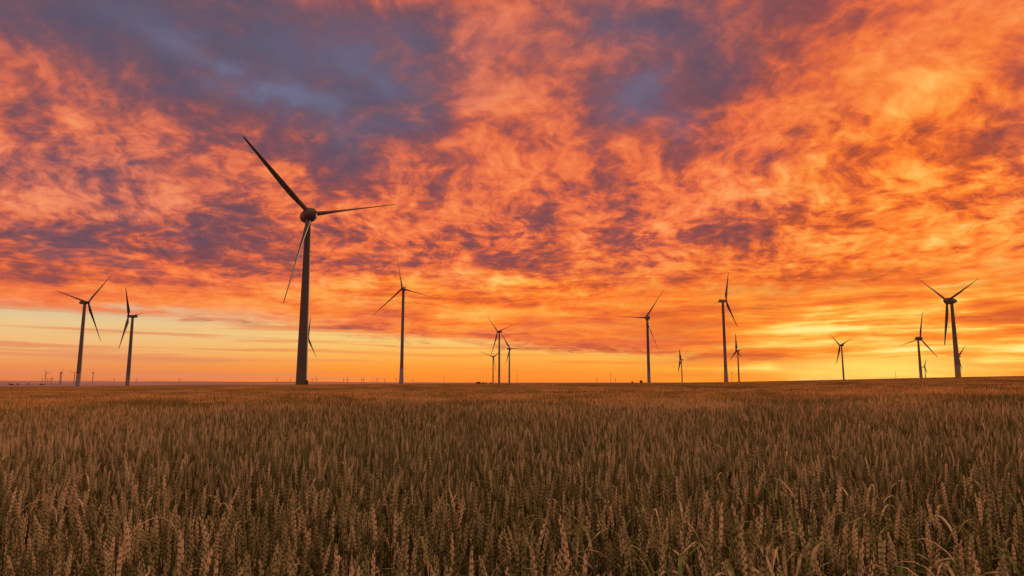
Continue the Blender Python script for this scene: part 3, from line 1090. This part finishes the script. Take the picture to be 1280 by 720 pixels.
# tiny turbines along the far horizon: azimuth tangent, hub height and distance
def far_turbines():
    # x, hub y on the survey sheet, distance, yaw, phase
    L_ = [(52.5, 473.4, 9000, 300, 10), (58, 466, 5800, 60, 100), (59.3, 473.7, 9400, 300, 40), (63.2, 473.6, 9200, 320, 70), (65.3, 473, 8600, 30, 10),
          (75, 466.2, 5700, 300, 90), (77.6, 465.5, 5500, 80, 20), (93.2, 466.2, 5800, 20, 60), (116, 465.7, 5700, 310, 20),
          (142.5, 474.6, 10500, 0, 0), (170.5, 474.8, 10800, 40, 20), (224.6, 475.9, 10800, 30, 80),
          (346, 474.6, 9500, 10, 60), (363.3, 475, 10500, 80, 0), (390.3, 476.0, 10500, 20, 70), (396, 474.2, 9000, 40, 0),
          (429.5, 476, 10500, 60, 30), (434.6, 474.4, 9300, 10, 0), (452.2, 476.2, 11000, 70, 15), (454.6, 475.0, 9600, 20, 0), (466.3, 476.6, 11500, 80, 0),
          (470.6, 476.2, 11300, 75, 20), (472.6, 475.7, 10800, 50, 60), (480.5, 476.3, 11200, 0, 50), (495.6, 475.7, 10600, 60, 20), (515.7, 477, 12500, 0, 10),
          (746.6, 474.6, 9000, 80, 0), (769.5, 476, 11500, 60, 15)]
    near_name = {52.5: 'first of the tiny turbines from the left edge, low one', 58: 'second of the tiny turbines from the left edge, tall thin one',
                 59.3: 'low tiny turbine in line behind a taller one at far left', 63.2: 'left one of a low tiny pair at far left', 65.3: 'right one of a low tiny pair at far left',
                 75: 'left one of a close pair of tall tiny turbines at far left', 77.6: 'right one of a close pair of tall tiny turbines at far left',
                 93.2: 'tiny turbine just left of the leftmost tall turbine tower', 116: 'tiny turbine just right of the leftmost tall turbine tower',
                 142.5: 'tiny turbine just left of the second tall turbine tower', 170.5: 'tiny turbine just right of the second tall turbine tower',
                 224.6: 'lone tiny turbine between the second tall turbine and the biggest one',
                 346: 'tiny turbine with spread blades left of the biggest tower', 363.3: 'tiny thin turbine close to the left side of the biggest tower',
                 390.3: 'tiny turbine nearest the right side of the biggest tower', 396: 'tiny turbine with upright blade just right of the biggest tower',
                 429.5: 'left one of a tiny pair right of the biggest tower', 434.6: 'right and taller one of a tiny pair right of the biggest tower',
                 452.2: 'left one of a tiny pair midway to the flared tower', 454.6: 'right one of a tiny pair midway to the flared tower',
                 466.3: 'lowest thin tiny turbine before a close pair', 470.6: 'left one of a tiny close pair nearer the flared tower', 472.6: 'right one of a tiny close pair nearer the flared tower',
                 480.5: 'tiny T-shaped turbine before the flared tower', 495.6: 'tiny turbine touching the left side of the flared tower', 515.7: 'tiny turbine just right of the flared tower',
                 746.6: 'tiny thin turbine left of the power pole near the centre right', 769.5: 'tiny faint turbine right of the power pole near the centre right'}
    s = 1.0
    for (px, py, D, yaw, ph) in L_:
        az, el = azel(px, py)
        x = math.tan(R(az)) * D
        z = EYE + math.tan(R(el)) * math.hypot(x, D)
        gz = float(ground_z(x, D))
        rad = 46.0
        k = 1.0
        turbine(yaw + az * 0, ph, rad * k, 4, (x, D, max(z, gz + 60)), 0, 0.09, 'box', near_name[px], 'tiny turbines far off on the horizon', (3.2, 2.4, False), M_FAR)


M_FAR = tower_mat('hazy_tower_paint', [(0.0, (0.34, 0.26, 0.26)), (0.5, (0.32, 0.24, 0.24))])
far_turbines()


# ---------------------------------------------------------------- power poles
def pole(px, top_y, D, label):
    az, el = azel(px, top_y)
    x = math.tan(R(az)) * D
    z = EYE + math.tan(R(el)) * math.hypot(x, D)
    gz = float(ground_z(x, D))
    t = obj('power_pole', None, None, (x, D, gz), (0, 0, R(12)))
    tag(t, label, 'power pole', 'power poles along the horizon')
    H = z - gz
    obj('pole', MB().lathe([(0.32, -0.5), (0.30, 0), (0.2, H)], 12).mesh('pole', M_WOOD), t)
    c = MB()
    c.box((0, -0.32, H - 0.9), (3.2, 0.22, 0.24))
    c.tube([(-1.1, -0.32, H - 1.0), (0, -0.3, H - 2.2)], 0.06)
    c.tube([(1.1, -0.32, H - 1.0), (0, -0.3, H - 2.2)], 0.06)
    ca = obj('crossarm', c.mesh('crossarm', M_WOOD, False), t)
    ins = MB().lathe([(0.10, 0), (0.16, 0.06), (0.10, 0.14), (0.15, 0.22), (0.08, 0.32), (0.03, 0.4)], 10).mesh('insulator', M_STEEL)
    for k in (-1.45, 0, 1.45):
        obj('insulator', ins, ca, (k, -0.32, H - 0.78))


for a in [(555.3, 470.4, 1500, 'power pole between the flared tower and the centre trio'), (646.3, 468.6, 1200, 'power pole just right of the centre trio'),
          (763.2, 466.0, 1100, 'taller power pole alone left of the small trees'), (914.6, 465.0, 1100, 'power pole between the tall flared turbine and its shorter neighbour'),
          (1119.3, 464.8, 1400, 'power pole in the bright glow left of the egg-nosed turbine')]:
    pole(*a)


# ---------------------------------------------------------------- trees on the skyline
def leaf_mat(name, c0, c1):
    def f(N, b, o):
        p = N.n('ShaderNodeNewGeometry').outputs['Position']
        N.put(b.inputs['Base Color'], N.ramp(N.noise(p, 0.9, 4, 0.6), [(0.35, (*c0, 1)), (0.65, (*c1, 1))]))
    return material(name, c0, 0.8, 0.1, f)


M_LEAVES = leaf_mat('dark_leaves', (0.03, 0.035, 0.02), (0.08, 0.07, 0.04))


def tree_meshes(H, W, seed, n=1500):
    r = np.random.default_rng(seed)
    tr = MB()
    tr.tube([(0, 0, -0.3), (0.08, 0, H * 0.2), (-0.05, 0.05, H * 0.45), (0, 0, H * 0.7)], [0.045 * H, 0.035 * H, 0.025 * H, 0.008 * H], 8)
    for k in range(6):
        a = r.uniform(0, 2 * PI)
        h = H * r.uniform(0.25, 0.5)
        q = W * 0.32
        tr.tube([(0, 0, h), (q * 0.5 * math.cos(a), q * 0.5 * math.sin(a), h + H * 0.12), (q * math.cos(a), q * math.sin(a), h + H * 0.2)], [0.02 * H, 0.012 * H, 0.004 * H], 6)
    cr = MB()
    lob = [(r.uniform(-0.32, 0.32) * W, r.uniform(-0.32, 0.32) * W, r.uniform(0.42, 0.80) * H, r.uniform(0.16, 0.28)) for _ in range(9)]
    for i in range(n):
        lx, ly, lz, lr = lob[r.integers(len(lob))]
        d = r.normal(size=3); d /= np.linalg.norm(d)
        q = r.random() ** 0.4
        c = np.array((lx, ly, lz)) + d * q * lr * np.array((W, W, H * 0.8))
        s = 0.028 * (W + H) * r.uniform(0.5, 1.2)
        u = r.normal(size=3); u /= np.linalg.norm(u)
        v = np.cross(u, d); v /= (np.linalg.norm(v) + 1e-6)
        cr.add([c - u * s, c + v * s * 0.7, c + u * s, c - v * s * 0.7], [(0, 1, 2, 3)])
    return tr, cr


def tree(px, D, H, W, seed, label, lift=0.0):
    az, _ = azel(px, 478)
    x = math.tan(R(az)) * D
    gz = float(ground_z(x, D))
    t = obj('tree', None, None, (x, D, gz + lift))
    tag(t, label, 'tree', 'small trees on the skyline')
    a, b = tree_meshes(H, W, seed)
    obj('trunk', a.mesh('trunk', M_WOOD), t)
    obj('crown', b.mesh('crown', M_LEAVES, False), t)


for a in [(597.5, 1500, 12.2, 13.0, 1, 'widest small round tree left of the centre trio'), (603.5, 1520, 9.8, 6.0, 2, 'smallest tree of the clump left of the centre trio'),
          (607.0, 1480, 9.6, 6.0, 3, 'low tree between the round tree and the trio'), (613.0, 1500, 9.2, 5.0, 31, 'low tree touching the foot of the left turbine of the trio'),
          (790.5, 1350, 8.8, 6.5, 4, 'left and lower of two small trees left of a turbine foot'), (801.2, 1350, 11.0, 7.5, 5, 'right and taller of two small trees left of a turbine foot'),
          (14.0, 3800, 11, 26, 6, 'dark wide tree in the far valley at the left edge'), (22.5, 3700, 13, 12, 7, 'round dark tree in the far valley at the left'),
          (36.0, 4200, 12, 10, 8, 'small tree in the middle of the far valley'), (52.0, 3900, 9, 30, 9, 'low spreading tree in the far valley under the tiny turbines')]:
    tree(*a)


# ---------------------------------------------------------------- green weeds among the wheat
def weed(px, D, H, W, seed, label):
    az, _ = azel(px, 478)
    x = math.tan(R(az)) * D
    gz = float(ground_z(x, D))
    t = obj('weed', None, None, (x, D, gz))
    tag(t, label, 'weed', 'green weeds standing in the wheat')
    r = np.random.default_rng(seed)
    st, lf = MB(), MB()
    for k in range(9):
        bx, by = r.normal(0, W * 0.22, 2)
        h = H * r.uniform(0.82, 1.0)
        tx, ty = bx + r.normal(0, 0.05), by + r.normal(0, 0.05)
        st.tube([(bx, by, 0), ((bx + tx) / 2, (by + ty) / 2, h * 0.6), (tx, ty, h)], [0.006, 0.005, 0.002], 5)
        for i in range(26):
            q = r.uniform(0.55, 1.0)
            a = r.uniform(0, 2 * PI)
            L = r.uniform(0.05, 0.12) * (1.25 - 0.5 * q)
            p = np.array((bx + (tx - bx) * q, by + (ty - by) * q, h * q))
            d = np.array((math.cos(a), math.sin(a), r.uniform(0.1, 0.7)))
            sd = np.array((-math.sin(a), math.cos(a), 0))
            lf.add([p, p + d * L * 0.5 + sd * L * 0.2, p + d * L + np.array((0, 0, -0.02)), p + d * L * 0.5 - sd * L * 0.2], [(0, 1, 2, 3)])
    obj('stem', st.mesh('stem', M_GREEN), t)
    obj('foliage', lf.mesh('foliage', M_GREEN, False), t)


M_GREEN = leaf_mat('weed_green', (0.20, 0.34, 0.06), (0.36, 0.48, 0.10))
for a in [(478, 14.5, 0.90, 0.35, 1, 'left tuft of green weeds in the wheat under the flared tower'), (490, 14.0, 0.90, 0.40, 2, 'middle tuft of green weeds in the wheat under the flared tower'),
          (549, 14.2, 0.91, 0.32, 3, 'right and separate tuft of green weeds in the wheat')]:
    weed(*a)

# ---------------------------------------------------------------- picture settings
S.view_settings.view_transform = 'Standard'
S.view_settings.look = 'None'
S.view_settings.exposure = 0
S.view_settings.gamma = 1
S.render.engine = 'CYCLES'
S.cycles.max_bounces = 6
S.cycles.diffuse_bounces = 3
S.cycles.transmission_bounces = 2
S.cycles.glossy_bounces = 2
S.cycles.use_denoising = True
S.cycles.filter_width = 1.5
